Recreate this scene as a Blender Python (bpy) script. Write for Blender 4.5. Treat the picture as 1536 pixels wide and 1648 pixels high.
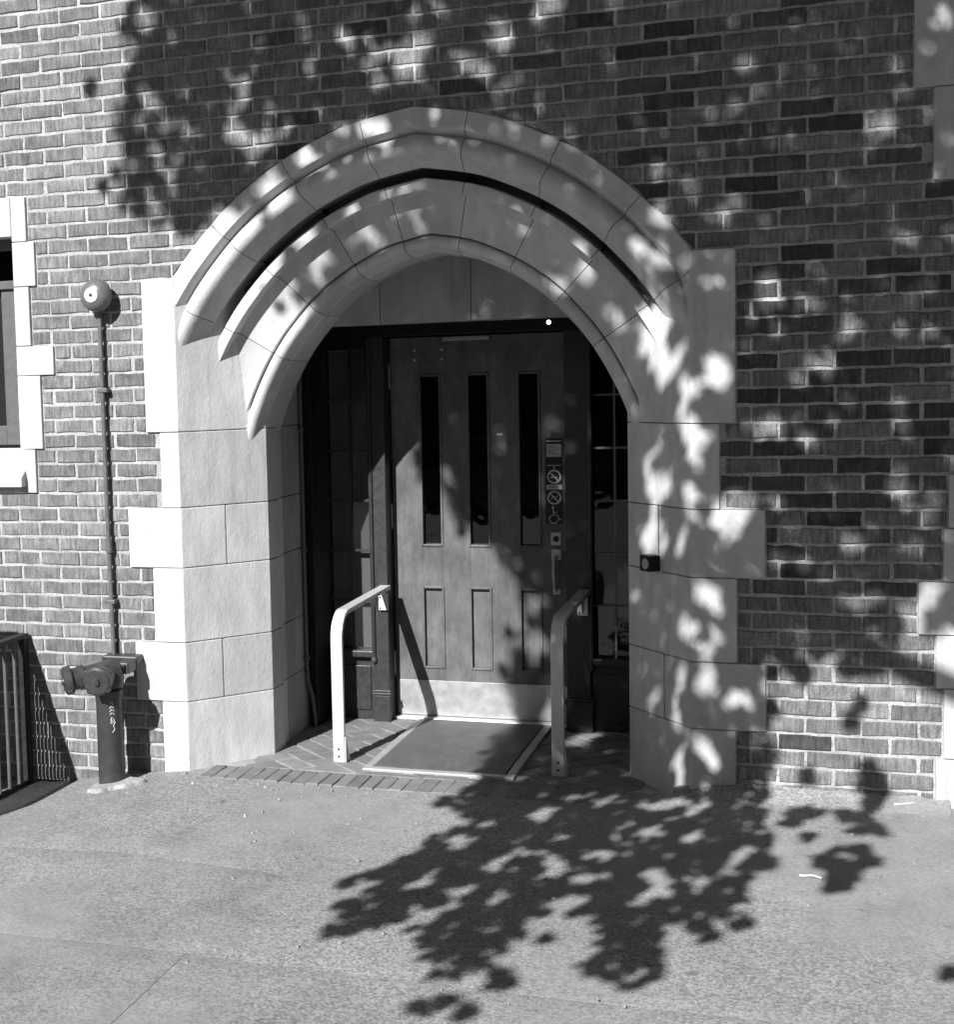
import bpy, bmesh, math, random
from mathutils import Vector, Matrix
random.seed(7)
S = bpy.context.scene
for o in list(bpy.data.objects): bpy.data.objects.remove(o)
COL = S.collection

# ------------------------------------------------------------------ camera, sky, sun, exposure
cd = bpy.data.cameras.new('camera'); cam = bpy.data.objects.new('camera', cd); COL.objects.link(cam)
S.camera = cam
cd.sensor_fit = 'VERTICAL'; cd.sensor_height = 24.0; cd.sensor_width = 24.0
cd.lens = 24.0*2387.94/1648; cd.shift_x = (768-437.5)/1648; cd.clip_end = 2000
fw = Vector((-.3447, .9347, -.0867)).normalized(); rt = Vector((.9385, .3444, -.0283)); rt = (rt-fw*rt.dot(fw)).normalized()
up = rt.cross(fw)
cam.matrix_world = Matrix(((rt.x, up.x, -fw.x, 1.5401), (rt.y, up.y, -fw.y, -6.0609), (rt.z, up.z, -fw.z, 1.7323), (0, 0, 0, 1)))

SX, SZ = .22, .68                       # the light travels along (SX, 1, -SZ)
sun_dir = Vector((SX, 1, -SZ)).normalized()
elev = math.asin(-sun_dir.z)
w = bpy.data.worlds.new('World'); S.world = w; w.use_nodes = True
nt = w.node_tree; nt.nodes.clear()
sky = nt.nodes.new('ShaderNodeTexSky'); sky.sky_type = 'NISHITA'; sky.sun_disc = False
sky.sun_elevation = elev; sky.sun_rotation = math.atan2(-sun_dir.x, -sun_dir.y)
sky.air_density = .8; sky.dust_density = .2
bw = nt.nodes.new('ShaderNodeSeparateColor')  # red-filtered black-and-white film
bg = nt.nodes.new('ShaderNodeBackground'); wo = nt.nodes.new('ShaderNodeOutputWorld')
nt.links.new(sky.outputs[0], bw.inputs[0]); nt.links.new(bw.outputs[0], bg.inputs[0]); nt.links.new(bg.outputs[0], wo.inputs[0])
bg.inputs[1].default_value = 0.066
sl = bpy.data.lights.new('sun', 'SUN'); sl.energy = 5.0; sl.angle = math.radians(.46); sl.color = (1, 1, 1)
so = bpy.data.objects.new('sun', sl); COL.objects.link(so); so.location = (-4, -14, 12)
so.rotation_euler = sun_dir.to_track_quat('-Z', 'Y').to_euler()
S.view_settings.view_transform = 'Standard'; S.view_settings.look = 'None'
S.view_settings.exposure = 0.75; S.view_settings.gamma = 1.0; S.view_settings.use_curve_mapping = False
S.render.engine = 'CYCLES'
S.cycles.max_bounces = 5; S.cycles.diffuse_bounces = 2; S.cycles.glossy_bounces = 2; S.cycles.transparent_max_bounces = 6
ALB = .6                                # all reflectances are scaled to real-world values; the exposure makes up for it

# ------------------------------------------------------------------ helpers
class N:
    """tiny node-graph helper for one material"""
    def __init__(s, name):
        s.m = bpy.data.materials.new(name); s.m.use_nodes = True; s.t = s.m.node_tree
        s.b = s.t.nodes['Principled BSDF']; s.co = s.t.nodes.new('ShaderNodeTexCoord')
    def n(s, kind, **kw):
        x = s.t.nodes.new('ShaderNode'+kind)
        for k, v in kw.items(): setattr(x, k, v)
        return x
    def put(s, sock, v):
        if hasattr(v, 'is_output') or hasattr(v, 'links'): s.t.links.new(v, sock)
        else: sock.default_value = v
    def mapped(s, sc, loc=(0, 0, 0), rot=(0, 0, 0)):
        m = s.n('Mapping'); s.t.links.new(s.co.outputs['Object'], m.inputs[0])
        m.inputs['Scale'].default_value = sc; m.inputs['Location'].default_value = loc; m.inputs['Rotation'].default_value = rot
        return m.outputs[0]
    def noise(s, sc, scale=1.0, detail=3.0, rough=.55, loc=(0, 0, 0), rot=(0, 0, 0), dist=0):
        x = s.n('TexNoise'); s.t.links.new(s.mapped(sc, loc, rot), x.inputs['Vector'])
        x.inputs['Scale'].default_value = scale; x.inputs['Detail'].default_value = detail; x.inputs['Roughness'].default_value = rough
        x.inputs['Distortion'].default_value = dist
        return x.outputs['Fac']
    def voronoi(s, sc, out='Color', rnd=1.0):
        x = s.n('TexVoronoi'); s.t.links.new(s.mapped(sc), x.inputs['Vector']); x.inputs['Scale'].default_value = 1
        x.inputs['Randomness'].default_value = rnd
        return x.outputs[out]
    def rng(s, v, a, b, c, d, clamp=True):
        x = s.n('MapRange'); x.clamp = clamp
        for i, q in enumerate((v, a, b, c, d)): s.put(x.inputs[i], q)
        return x.outputs[0]
    def op(s, o, a, b=0.0, clamp=False):
        x = s.n('Math', operation=o); x.use_clamp = clamp; s.put(x.inputs[0], a); s.put(x.inputs[1], b)
        return x.outputs[0]
    def mix(s, f, a, b):
        x = s.n('Mix'); s.put(x.inputs[0], f); s.put(x.inputs[2], a); s.put(x.inputs[3], b); return x.outputs[0]
    def attr(s, name):
        x = s.n('Attribute'); x.attribute_name = name; return x.outputs['Fac']
    def color(s, v):
        if isinstance(v, float): s.b.inputs['Base Color'].default_value = (v*ALB, v*ALB, v*ALB, 1)
        else: s.t.links.new(s.op('MULTIPLY', v, ALB), s.b.inputs['Base Color'])
    def bump(s, h, strength=.5, dist=.01):
        x = s.n('Bump'); x.inputs['Strength'].default_value = strength; x.inputs['Distance'].default_value = dist
        s.t.links.new(h, x.inputs['Height']); s.t.links.new(x.outputs[0], s.b.inputs['Normal'])
    def rough(s, v): s.put(s.b.inputs['Roughness'], v)
    def metal(s, v): s.b.inputs['Metallic'].default_value = v
    def spec(s, v): s.b.inputs['Specular IOR Level'].default_value = v

class MB:
    def __init__(s): s.v = []; s.f = []
    def quad(s, pts):
        b = len(s.v); s.v += [tuple(p) for p in pts]; s.f.append(tuple(range(b, b+len(pts)))); return s
    def box(s, x0, x1, y0, y1, z0, z1):
        b = len(s.v)
        s.v += [(x0,y0,z0),(x1,y0,z0),(x1,y1,z0),(x0,y1,z0),(x0,y0,z1),(x1,y0,z1),(x1,y1,z1),(x0,y1,z1)]
        s.f += [tuple(b+i for i in q) for q in ((0,3,2,1),(4,5,6,7),(0,1,5,4),(1,2,6,5),(2,3,7,6),(3,0,4,7))]; return s
    def prism(s, lo, hi):
        n = len(lo); b = len(s.v); s.v += [tuple(p) for p in lo]+[tuple(p) for p in hi]
        s.f += [tuple(b+i for i in range(n))[::-1], tuple(b+n+i for i in range(n))]
        s.f += [(b+i, b+(i+1) % n, b+n+(i+1) % n, b+n+i) for i in range(n)]; return s
    def planprism(s, poly, z0, z1): return s.prism([(x, y, z0) for x, y in poly], [(x, y, z1) for x, y in poly])
    def ring(s, pts, closed=True):
        b = len(s.v); s.v += [tuple(p) for p in pts]; return list(range(b, b+len(pts)))
    def tube(s, path, r, n=10, caps=True):
        path = [Vector(p) for p in path]; rs = r if isinstance(r, (list, tuple)) else [r]*len(path)
        rings = []; ref = None
        for i, p in enumerate(path):
            t = (path[min(i+1, len(path)-1)]-path[max(i-1, 0)]).normalized()
            if ref is None: ref = Vector((1, 0, 0)) if abs(t.x) < .9 else Vector((0, 0, 1))
            a = (ref-t*ref.dot(t)).normalized(); ref = a; c = t.cross(a)
            rings.append(s.ring([p+(a*math.cos(2*math.pi*k/n)+c*math.sin(2*math.pi*k/n))*rs[i] for k in range(n)]))
        for A, B in zip(rings, rings[1:]):
            s.f += [(A[k], A[(k+1) % n], B[(k+1) % n], B[k]) for k in range(n)]
        if caps: s.f += [tuple(rings[0][::-1]), tuple(rings[-1])]
        return s
    def lathe(s, origin, axis, prof, n=24):
        """prof = [(distance along axis, radius)]"""
        o = Vector(origin); ax = Vector(axis).normalized(); a = ax.orthogonal().normalized(); c = ax.cross(a)
        rings = [s.ring([o+ax*d+(a*math.cos(2*math.pi*k/n)+c*math.sin(2*math.pi*k/n))*max(r, 1e-4) for k in range(n)]) for d, r in prof]
        for A, B in zip(rings, rings[1:]): s.f += [(A[k], A[(k+1) % n], B[(k+1) % n], B[k]) for k in range(n)]
        s.f += [tuple(rings[0][::-1]), tuple(rings[-1])]; return s
    def build(s, name, mat, parent=None, bevel=0, smooth=False, seg=2):
        me = bpy.data.meshes.new(name); me.from_pydata(s.v, [], s.f); me.update()
        bm = bmesh.new(); bm.from_mesh(me); bmesh.ops.recalc_face_normals(bm, faces=bm.faces); bm.to_mesh(me); bm.free()
        o = bpy.data.objects.new(name, me); COL.objects.link(o); me.materials.append(mat)
        if smooth:
            me.shade_smooth()
            try: me.set_sharp_from_angle(angle=math.radians(38))
            except Exception: pass
        if bevel:
            b = o.modifiers.new('bevel', 'BEVEL'); b.width = bevel; b.segments = seg; b.limit_method = 'ANGLE'; b.angle_limit = math.radians(25)
        if parent: adopt(o, parent)
        return o
def adopt(o, parent):
    o.parent = parent
    if parent.type == 'EMPTY': o.matrix_parent_inverse = Matrix.Translation(-Vector(parent.location))
def thing(name, label, cat, loc=(0, 0, 0), group=None):
    e = bpy.data.objects.new(name, None); COL.objects.link(e); e.location = loc; e.empty_display_size = .1
    tag(e, label, cat, group); return e
def tag(o, label=None, cat=None, group=None, kind=None):
    for k, v in (('label', label), ('category', cat), ('group', group), ('kind', kind)):
        if v: o[k] = v
    return o
def clip(poly, p, n):
    """keep the part of a 2-D polygon where (q-p).n >= 0"""
    out = []
    d = [(q[0]-p[0])*n[0]+(q[1]-p[1])*n[1] for q in poly]
    for i, q in enumerate(poly):
        j = (i+1) % len(poly)
        if d[i] >= 0: out.append(q)
        if (d[i] >= 0) != (d[j] >= 0):
            t = d[i]/(d[i]-d[j]); out.append((q[0]+(poly[j][0]-q[0])*t, q[1]+(poly[j][1]-q[1])*t))
    return out
def area(poly): return abs(sum(a[0]*b[1]-b[0]*a[1] for a, b in zip(poly, poly[1:]+poly[:1])))/2
def ccw(poly):
    s = sum(a[0]*b[1]-b[0]*a[1] for a, b in zip(poly, poly[1:]+poly[:1])); return poly if s > 0 else poly[::-1]

# ------------------------------------------------------------------ materials (all neutral grey: a black-and-white place)
m = N('brick'); base = m.attr('shade')
st = m.noise((75, 40, 11), 1, 2, .65); fine = m.noise((300, 300, 260), 1, 1, .6); blot = m.noise((9, 9, 14), 1, 1)
v = m.op('MULTIPLY', base, m.rng(st, .3, .72, .60, 1.36)); v = m.op('MULTIPLY', v, m.rng(fine, .3, .7, .68, 1.34)); v = m.op('MULTIPLY', v, m.rng(blot, .3, .7, .78, 1.18))
m.color(v); m.rough(.85); m.spec(.25)
m.bump(m.op('ADD', m.op('MULTIPLY', st, 1.0), m.op('MULTIPLY', fine, .6)), .9, .008); BRICK = m.m

m = N('mortar'); a = m.noise((120, 120, 120), 1, 1, .7); b = m.noise((6, 6, 6), 1, 1)
m.color(m.op('MULTIPLY', m.rng(a, .25, .75, .48, .86), m.rng(b, .3, .7, .74, 1.06))); m.rough(.95); m.spec(.1); m.bump(a, .6, .006); MORTAR = m.m

def stone_mat(name, lo, hi):
    m = N(name); a = m.noise((260, 260, 260), 1, 2, .6); b = m.noise((3.5, 3.5, 2.2), 1, 3, .6); c = m.noise((14, 14, 5), 1, 2, .6)
    sc = m.noise((40, 40, 26), 1, 3, .75)
    oi = m.n('ObjectInfo'); v = m.op('MULTIPLY', m.rng(b, .28, .72, lo, hi), m.rng(oi.outputs['Random'], 0.0, 1.0, .90, 1.06)); v = m.op('MULTIPLY', v, m.rng(c, .3, .7, .88, 1.07)); v = m.op('MULTIPLY', v, m.rng(a, .3, .7, .90, 1.08))
    v = m.op('MULTIPLY', v, m.rng(sc, .62, .74, 1.0, .80))
    rs = m.noise((26, 26, 1.1), 1, 3, .6, loc=(4, 1, 2)); v = m.op('MULTIPLY', v, m.rng(rs, .58, .74, 1.0, .84))
    m.color(v); m.rough(.8); m.spec(.2)
    m.bump(m.op('ADD', m.op('MULTIPLY', a, .35), m.op('MULTIPLY', sc, 1.0)), .5, .005); return m.m
STONE = stone_mat('limestone', .78, .98); STONE_IN = stone_mat('limestone_shaded', .46, .62)  # second one is a darker copy: the recess's shade put into its colour
m = N('stone_joint'); m.color(.2); m.rough(.95); JOINT = m.m

m = N('concrete')
ag = m.voronoi((135, 135, 135)); agd = m.n('SeparateColor'); m.t.links.new(ag, agd.inputs[0])
ag2 = m.voronoi((48, 48, 48), 'Distance'); big = m.noise((1.1, 1.1, 1.1), 1, 3, .6); mid = m.noise((6, 6, 6), 1, 2, .6); gr = m.noise((420, 420, 420), 1, 1, .7)
pat = m.noise((.8, .55, 1), 1, 3, .5, loc=(3.1, 1.7, 0)); patf = m.rng(pat, .42, .55, .35, 1.0)
sp = m.op('MULTIPLY', m.rng(agd.outputs[0], .0, 1.0, .60, 1.36), m.rng(gr, .3, .7, .8, 1.2)); sp = m.mix(patf, m.rng(gr, .3, .7, .86, 1.14), sp)
v = m.op('MULTIPLY', m.rng(big, .3, .7, .41, .52), m.rng(mid, .3, .7, .92, 1.07)); v = m.op('MULTIPLY', v, sp)
peb = m.rng(ag2, .04, .16, 1.0, 0.0); rare = m.rng(m.noise((17, 17, 17), 1, 2), .54, .62, 0.0, 1.0)
v = m.op('ADD', v, m.op('MULTIPLY', m.op('MULTIPLY', peb, rare), .45))
st2 = m.rng(m.noise((2.3, 1.6, 1), 1, 4, .65, loc=(1, 7, 2)), .56, .70, 1.0, .84); v = m.op('MULTIPLY', v, st2)
dk = m.rng(m.noise((26, 26, 26), 1, 3, loc=(9, 2, 4)), .66, .74, 0.0, 1.0); v = m.op('MULTIPLY', v, m.rng(dk, 0.0, 1.0, 1.0, .62))
gum = m.voronoi((2.7, 2.7, 2.7), 'Distance'); v = m.op('MULTIPLY', v, m.rng(gum, .045, .06, .66, 1.0))
gum = m.voronoi((6.1, 6.1, 6.1), 'Distance'); v = m.op('MULTIPLY', v, m.rng(gum, .05, .075, .82, 1.0))
m.color(v); m.rough(.92); m.spec(.15)
m.bump(m.op('ADD', m.op('MULTIPLY', agd.outputs[1], .5), m.op('MULTIPLY', gr, .7)), .55, .004); CONCRETE = m.m

m = N('cement_fillet'); a = m.noise((200, 200, 200), 1, 3, .6); b = m.noise((7, 7, 7), 1, 4)
m.color(m.op('MULTIPLY', m.rng(b, .3, .7, .36, .50), m.rng(a, .3, .7, .9, 1.1))); m.rough(.9); m.spec(.15); m.bump(a, .4, .004); CEMENT = m.m

m = N('paver'); base = m.attr('shade'); a = m.noise((240, 240, 240), 1, 3, .65); b = m.noise((12, 12, 12), 1, 4)
m.color(m.op('MULTIPLY', m.op('MULTIPLY', base, m.rng(a, .3, .7, .82, 1.18)), m.rng(b, .3, .7, .85, 1.15))); m.rough(.85); m.spec(.2); m.bump(a, .5, .004); PAVER = m.m

m = N('door_wood'); g1 = m.noise((95, 60, 3.2), 1, 5, .65, dist=.4); g2 = m.noise((5, 5, 2.2), 1, 5, .6); g3 = m.noise((300, 200, 14), 1, 2, .6)
worn = m.noise((7, 7, 4.5), 1, 6, .7, loc=(2, 0, 1))
v = m.op('MULTIPLY', m.rng(g1, .3, .7, .145, .195), m.rng(g2, .3, .7, .76, 1.18)); v = m.op('MULTIPLY', v, m.rng(g3, .3, .7, .93, 1.07))
v = m.op('MULTIPLY', v, m.rng(worn, .36, .70, .74, 1.5))
m.color(v); m.rough(m.rng(g2, .3, .7, .42, .6)); m.spec(.35); m.bump(m.op('ADD', g1, m.op('MULTIPLY', g3, .5)), .2, .002); WOOD = m.m

def paint(name, col, rough=.45, var=.12, spec=.4, metal=0, bs=.15, sc=30):
    m = N(name); a = m.noise((sc, sc, sc), 1, 3, .65); b = m.noise((240, 240, 240), 1, 1, .6)
    m.color(m.op('MULTIPLY', m.rng(a, .3, .7, col*(1-var), col*(1+var)), m.rng(b, .3, .7, 1-var*.4, 1+var*.4)))
    m.rough(m.rng(a, .3, .7, max(rough-.08, .03), rough+.08)); m.spec(spec); m.metal(metal); m.bump(b, bs, .002); return m.m
FRAME = paint('dark_frame_paint', .055, .42, .2, .35); BLACK = paint('black_paint', .012, .45, .3, .3)
IRON = paint('iron_paint', .03, .5, .35, .35); ALU = paint('satin_aluminium', .95, .42, .06, .5, .15, .1, 60)
KICK = paint('kick_plate_metal', .62, .45, .14, .5, .45, .2, 18); STEEL = paint('steel', .62, .38, .2, .5, .3, .1, 60)
SIAM = paint('standpipe_paint', .065, .38, .25, .5, 0, .3, 22); BELLP = paint('bell_paint', .2, .35, .12, .5, 0, .1, 40)
CONDUIT = paint('conduit_paint', .20, .5, .2, .35, .2, .15, 40); WHITE = paint('white_enamel', .82, .4, .05, .4); GREYP = paint('grey_print', .78, .6, .06, .2)
STICKB = paint('sticker_black', .02, .5, .2, .3); SASH = paint('window_sash_paint', .17, .5, .12, .3); GRIL = paint('mat_grille', .34, .6, .25, .3, .1, .2, 9); MATF = paint('mat_frame', .62, .5, .14, .4, .1, .15, 30)
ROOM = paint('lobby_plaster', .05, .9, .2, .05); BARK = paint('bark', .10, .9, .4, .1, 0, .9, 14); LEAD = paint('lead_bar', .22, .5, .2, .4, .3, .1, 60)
BLIND = paint('window_blind', .5, .8, .08, .1)
m = N('asphalt'); a = m.noise((300, 300, 300), 1, 3, .7); b = m.noise((.8, .8, .8), 1, 4); m.color(m.op('MULTIPLY', m.rng(a, .3, .7, .035, .075), m.rng(b, .3, .7, .85, 1.2))); m.rough(.9); m.bump(a, .6, .006); ASPH = m.m
m = N('leaf'); m.color(.075); m.rough(.55); m.spec(.3); LEAF = m.m
m = N('glass'); m.t.nodes.remove(m.b); out = m.t.nodes['Material Output']
tr = m.n('BsdfTransparent'); tr.inputs[0].default_value = (.55, .55, .55, 1); gl = m.n('BsdfGlossy'); gl.inputs['Roughness'].default_value = .03; gl.inputs[0].default_value = (.9, .9, .9, 1)
fr = m.n('Fresnel'); fr.inputs[0].default_value = 1.62; wv = m.noise((7, 7, 7), 1, 2); bp = m.n('Bump'); bp.inputs['Strength'].default_value = .06; bp.inputs['Distance'].default_value = .02
m.t.links.new(wv, bp.inputs['Height']); m.t.links.new(bp.outputs[0], gl.inputs['Normal'])
mx = m.n('MixShader'); m.t.links.new(fr.outputs[0], mx.inputs[0]); m.t.links.new(tr.outputs[0], mx.inputs[1]); m.t.links.new(gl.outputs[0], mx.inputs[2]); m.t.links.new(mx.outputs[0], out.inputs[0]); GLASS = m.m
m = N('lamp_lens'); m.color(.8); m.b.inputs['Emission Color'].default_value = (1, 1, 1, 1); m.b.inputs['Emission Strength'].default_value = 3.0; LENS = m.m
# ------------------------------------------------------------------ measures
CH = .2032/3; BW = .1016; ZG = 3.5572; XC = -.025
def cz(c): return ZG-c*CH
def gz(x, y):
    """height of the pavement: falls a little to the left, rises to the right against the wall"""
    P = [(-6, -.26), (-2.1, -.16), (-1.72, -.10), (-1.42, -.04), (-1.12, -.004), (.85, .0), (1.02, .02), (1.22, .062), (2.0, .05), (6, .05)]
    for (a, b), (c, d) in zip(P, P[1:]):
        if x <= c: z = b+(d-b)*(x-a)/(c-a); break
    else: z = .05
    f = min(max((y+1.5)/1.25, 0), 1); f = f*f*(3-2*f)
    return z*(.25+.75*f) if x < 0 else z*f

# ------------------------------------------------------------------ arch curve (half, measured from the centre line) and its offsets
HALF = [(0, 2.3560), (.1, 2.3388), (.2, 2.3125), (.385, 2.224), (.53, 2.118), (.645, 2.0), (.72, 1.905), (.79, 1.79), (.86, 1.645), (.905, 1.52), (.935, 1.40), (.95, 1.28)]
def spline(P, n):
    t = [0.0]
    for a, b in zip(P, P[1:]): t.append(t[-1]+math.hypot(b[0]-a[0], b[1]-a[1]))
    out = []
    for k in range(n+1):
        s = t[-1]*k/n; i = max(j for j in range(len(t)-1) if t[j] <= s+1e-9)
        def tan(j):
            a = max(j-1, 0); b = min(j+1, len(P)-1); d = t[b]-t[a]; return ((P[b][0]-P[a][0])/d, (P[b][1]-P[a][1])/d)
        h = t[i+1]-t[i]; u = (s-t[i])/h; m0 = tan(i); m1 = tan(i+1)
        h00 = 2*u**3-3*u*u+1; h10 = u**3-2*u*u+u; h01 = -2*u**3+3*u*u; h11 = u**3-u*u
        out.append(tuple(h00*P[i][c]+h10*h*m0[c]+h01*P[i+1][c]+h11*h*m1[c] for c in (0, 1)))
    return out
RH = spline(HALF, 96)
NH = []
for i in range(len(RH)):
    a = RH[max(i-1, 0)]; b = RH[min(i+1, len(RH)-1)]; dx, dz = b[0]-a[0], b[1]-a[1]; L = math.hypot(dx, dz); NH.append((-dz/L, dx/L))
for i in range(len(NH)): NH[i] = (abs(NH[i][0]), abs(NH[i][1]))
def off(i, n, side):
    """point at offset n outwards from sample i of the arch curve"""
    nx, nz = NH[i]
    if i == 0: return (XC, RH[0][1]+n/NH[1][1])
    return (XC+side*(RH[i][0]+n*nx), RH[i][1]+n*nz)
EXT = [off(i, .485, -1) for i in range(96, 0, -1)]+[off(i, .485, 1) for i in range(97)]
def arch_clip(poly, grow):
    cx = sum(p[0] for p in poly)/len(poly); cy = sum(p[1] for p in poly)/len(poly)
    k = min(range(1, len(EXT)-1), key=lambda j: (EXT[j][0]-cx)**2+(EXT[j][1]-cy)**2)
    a, b = EXT[k-1], EXT[k+1]; dx, dz = b[0]-a[0], b[1]-a[1]; L = math.hypot(dx, dz); n = (-dz/L, dx/L)
    return clip(poly, (EXT[k][0]+n[0]*grow, EXT[k][1]+n[1]*grow), n)

# ------------------------------------------------------------------ stone blocks: course ranges and edges
QL = [(20, 30, -1.282), (30, 35, -1.216), (35, 39, -1.386), (39, 44, -1.272), (44, 48, -1.374), (48, 54, -1.248)]
QR = [(20, 30, 1.243), (30, 35, 1.183), (35, 39, 1.353), (39, 44, 1.248), (44, 48, 1.356), (48, 54, 1.243)]
WL = [(14, 17, -1.850), (17, 20, -1.812), (20, 24, -1.848), (24, 26, -1.735), (26, 31, -1.808), (31, 34, -1.849)]
WR = [(7, 12, 1.873), (12, 17, 1.942), (17, 33, 2.035), (33, 36, 2.006), (36, 39, 1.990), (39, 42, 1.905), (42, 45, 1.968), (45, 49, 1.997), (49, 54, 1.970)]
def cuts(r):
    c = r+.5; out = []
    for a, b, x in WL:
        if a <= c < b: out.append((-3.05, x))
    for a, b, x in WR:
        if a <= c < b: out.append((x, 3.25))
    l = [x for a, b, x in QL if a <= c < b]; q = [x for a, b, x in QR if a <= c < b]
    if l: out.append((l[0], q[0]))
    return sorted(out)
def minus(x0, x1, cu, gap):
    segs = [(x0, x1)]
    for a, b in cu:
        a -= gap; b += gap; ns = []
        for s, e in segs:
            if e <= a or s >= b: ns.append((s, e)); continue
            if s < a: ns.append((s, a))
            if e > b: ns.append((b, e))
        segs = ns
    return segs

# ------------------------------------------------------------------ pavement (structure)
pav = bpy.data.objects.new('pavement', None); COL.objects.link(pav); pav['kind'] = 'structure'
def slab(x0, x1, y0, y1, wav=0, worn='', name='paving_slab'):
    nx = max(2, int((x1-x0)/.06)); ny = max(2, int((y1-y0)/.06)); v = []; f = []
    for j in range(ny+1):
        for i in range(nx+1):
            x = x0+(x1-x0)*i/nx; y = y0+(y1-y0)*j/ny
            if wav and j == (0 if wav > 0 else ny):
                y += (.0 if wav else 1)+.022*math.sin(x*5.1)+.012*math.sin(x*13.7+1)+.008*math.sin(x*31)-.012*(x+1)
            e = .0045 if ((i == 0 and 'w' in worn) or (i == nx and 'e' in worn) or (j == 0 and 's' in worn) or (j == ny and 'n' in worn)) else 0
            v.append((x, y, gz(x, y)-e+.003*math.sin(x*2.3+y*1.7)+.002*math.sin(x*7.1-y*5.3)))
    for j in range(ny):
        for i in range(nx): f.append((j*(nx+1)+i, j*(nx+1)+i+1, (j+1)*(nx+1)+i+1, (j+1)*(nx+1)+i))
    b = len(v); rim = [i for i in range(nx+1)]+[j*(nx+1)+nx for j in range(1, ny+1)]+[ny*(nx+1)+i for i in range(nx-1, -1, -1)]+[j*(nx+1) for j in range(ny-1, 0, -1)]
    for k in rim: v.append((v[k][0], v[k][1], v[k][2]-.09))
    for q in range(len(rim)):
        p = (q+1) % len(rim); f.append((rim[q], b+q, b+p, rim[p]))
    M = MB(); M.v = v; M.f = f; return M.build(name, CONCRETE, pav, smooth=True)
g = .0011
slab(-5.2, -.20, -1.20+g, .06, 1, 's'); slab(-5.2, -.20, -2.02+g, -1.20-g, -1, 'sn'); slab(-.20, 1.7003, -2.02+g, .06, 0, 's')
slab(-5.2, -.27-g, -4.3, -2.02-g, 0, 'ne'); slab(-.27+g, 1.70-g, -4.3, -2.02-g, 0, 'nwe')
slab(1.7007, 5.2, -.93+g*.4, .06, 0, ''); slab(1.7007, 5.2, -2.9+g, -.93-g*.4, 0, 's'); slab(1.70+g, 5.2, -4.3, -2.9-g, 0, 'wn')
MB().box(-5.3, 5.3, -4.3, .06, -.2, -.018-.1).build('slab_bed', CEMENT, pav)
kb = bpy.data.objects.new('kerb', None); COL.objects.link(kb); kb['kind'] = 'structure'
for i in range(12): MB().box(-5.4+i*.9+.004, -5.4+(i+1)*.9-.004, -4.48, -4.305, -.2, .0).build('kerb_stone', CEMENT, kb, bevel=.015)
ro = MB().box(-60, 60, -13.5, -4.484, -.3, -.14).build('road', ASPH); tag(ro, kind='structure')
gr = MB().quad([(-400, -400, -.32), (400, -400, -.32), (400, 400, -.32), (-400, 400, -.32)]).build('ground', CEMENT); tag(gr, kind='structure')
fp = MB().box(-60, 60, -20, -13.5, -.3, 0).build('far_pavement', CEMENT); tag(fp, kind='structure')

# ------------------------------------------------------------------ dark building across the street (mirrored in the glass)
ob = thing('opposite_building', 'low dark building across the street, mirrored in the door glass', 'building', (0, -21, -.1))
OBM = paint('opposite_wall', .09, .8, .2, .2)
MB().box(-24, 24, -26, -20, -.2, 5.6).build('wall', OBM, ob)
MB().box(-24.2, 24.2, -26.2, -19.75, 5.602, 5.9).build('cornice', CEMENT, ob, bevel=.05)
for i in range(16):
    for z0 in (.6, 3.3):
        x0 = -22.6+i*2.9; wn = MB().box(x0, x0+1.5, -19.99, -19.93, z0, z0+1.7).build('window', FRAME, ob)
        MB().box(x0+.08, x0+1.42, -19.925, -19.915, z0+.08, z0+1.62).build('pane', BLACK, wn)
        MB().box(x0-.1, x0+1.6, -19.99, -19.85, z0-.12, z0-.002).build('sill', CEMENT, wn)

# ------------------------------------------------------------------ brick wall
wall = thing('brick_wall', 'brick wall of dark combed bricks with pale mortar joints around the doorway', 'wall', (0, .2, 0))
def brick_geo(poly, yf, depth, rich):
    poly = ccw(poly); pts = []
    for a, b in zip(poly, poly[1:]+poly[:1]):
        L = math.hypot(b[0]-a[0], b[1]-a[1])
        if L < .004: continue
        k = (4 if L > .12 else 2 if L > .05 else 1) if rich else 1
        for q in range(k): pts.append((a[0]+(b[0]-a[0])*q/k, a[1]+(b[1]-a[1])*q/k))
    n = len(pts)
    if n < 3: return None
    j = .0030 if rich else .001
    pts = [(x+random.uniform(-j, j)*.7, z+random.uniform(-j, j)) for x, z in pts]
    cx = sum(p[0] for p in pts)/n; cyy = sum(p[1] for p in pts)/n
    x0 = min(p[0] for p in pts); x1 = max(p[0] for p in pts); z0 = min(p[1] for p in pts); z1 = max(p[1] for p in pts)
    ins = .0035
    def inn(p): return (cx+(p[0]-cx)*(1-2*ins/max(x1-x0, .02)), cyy+(p[1]-cyy)*(1-2*ins/max(z1-z0, .02)))
    tx = random.uniform(-.010, .010); tz = random.uniform(-.02, .02)
    yy = lambda p: yf+tx*(p[0]-cx)+tz*(p[1]-cyy)
    v = [(*inn(p),) for p in pts]; v = [(p[0], yy(p), p[1]) for p in v]
    v += [(p[0], yy(p)+.0035, p[1]) for p in pts]+[(p[0], yf+depth, p[1]) for p in pts]
    f = [tuple(range(n))[::-1]]
    f = [tuple(range(n))]
    for k in range(n):
        q = (k+1) % n; f += [(k, n+k, n+q, q), (n+k, 2*n+k, 2*n+q, n+q)]
    return v, f
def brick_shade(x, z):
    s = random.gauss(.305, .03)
    pd = .0 if x < -1.0 else (.22 if x < .8 else .42)  # dark bricks massed where the wall lies shaded, deepening the shade through colour
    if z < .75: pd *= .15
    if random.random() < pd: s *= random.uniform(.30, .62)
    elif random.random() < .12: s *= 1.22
    return max(.06, min(s, .40))
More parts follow.
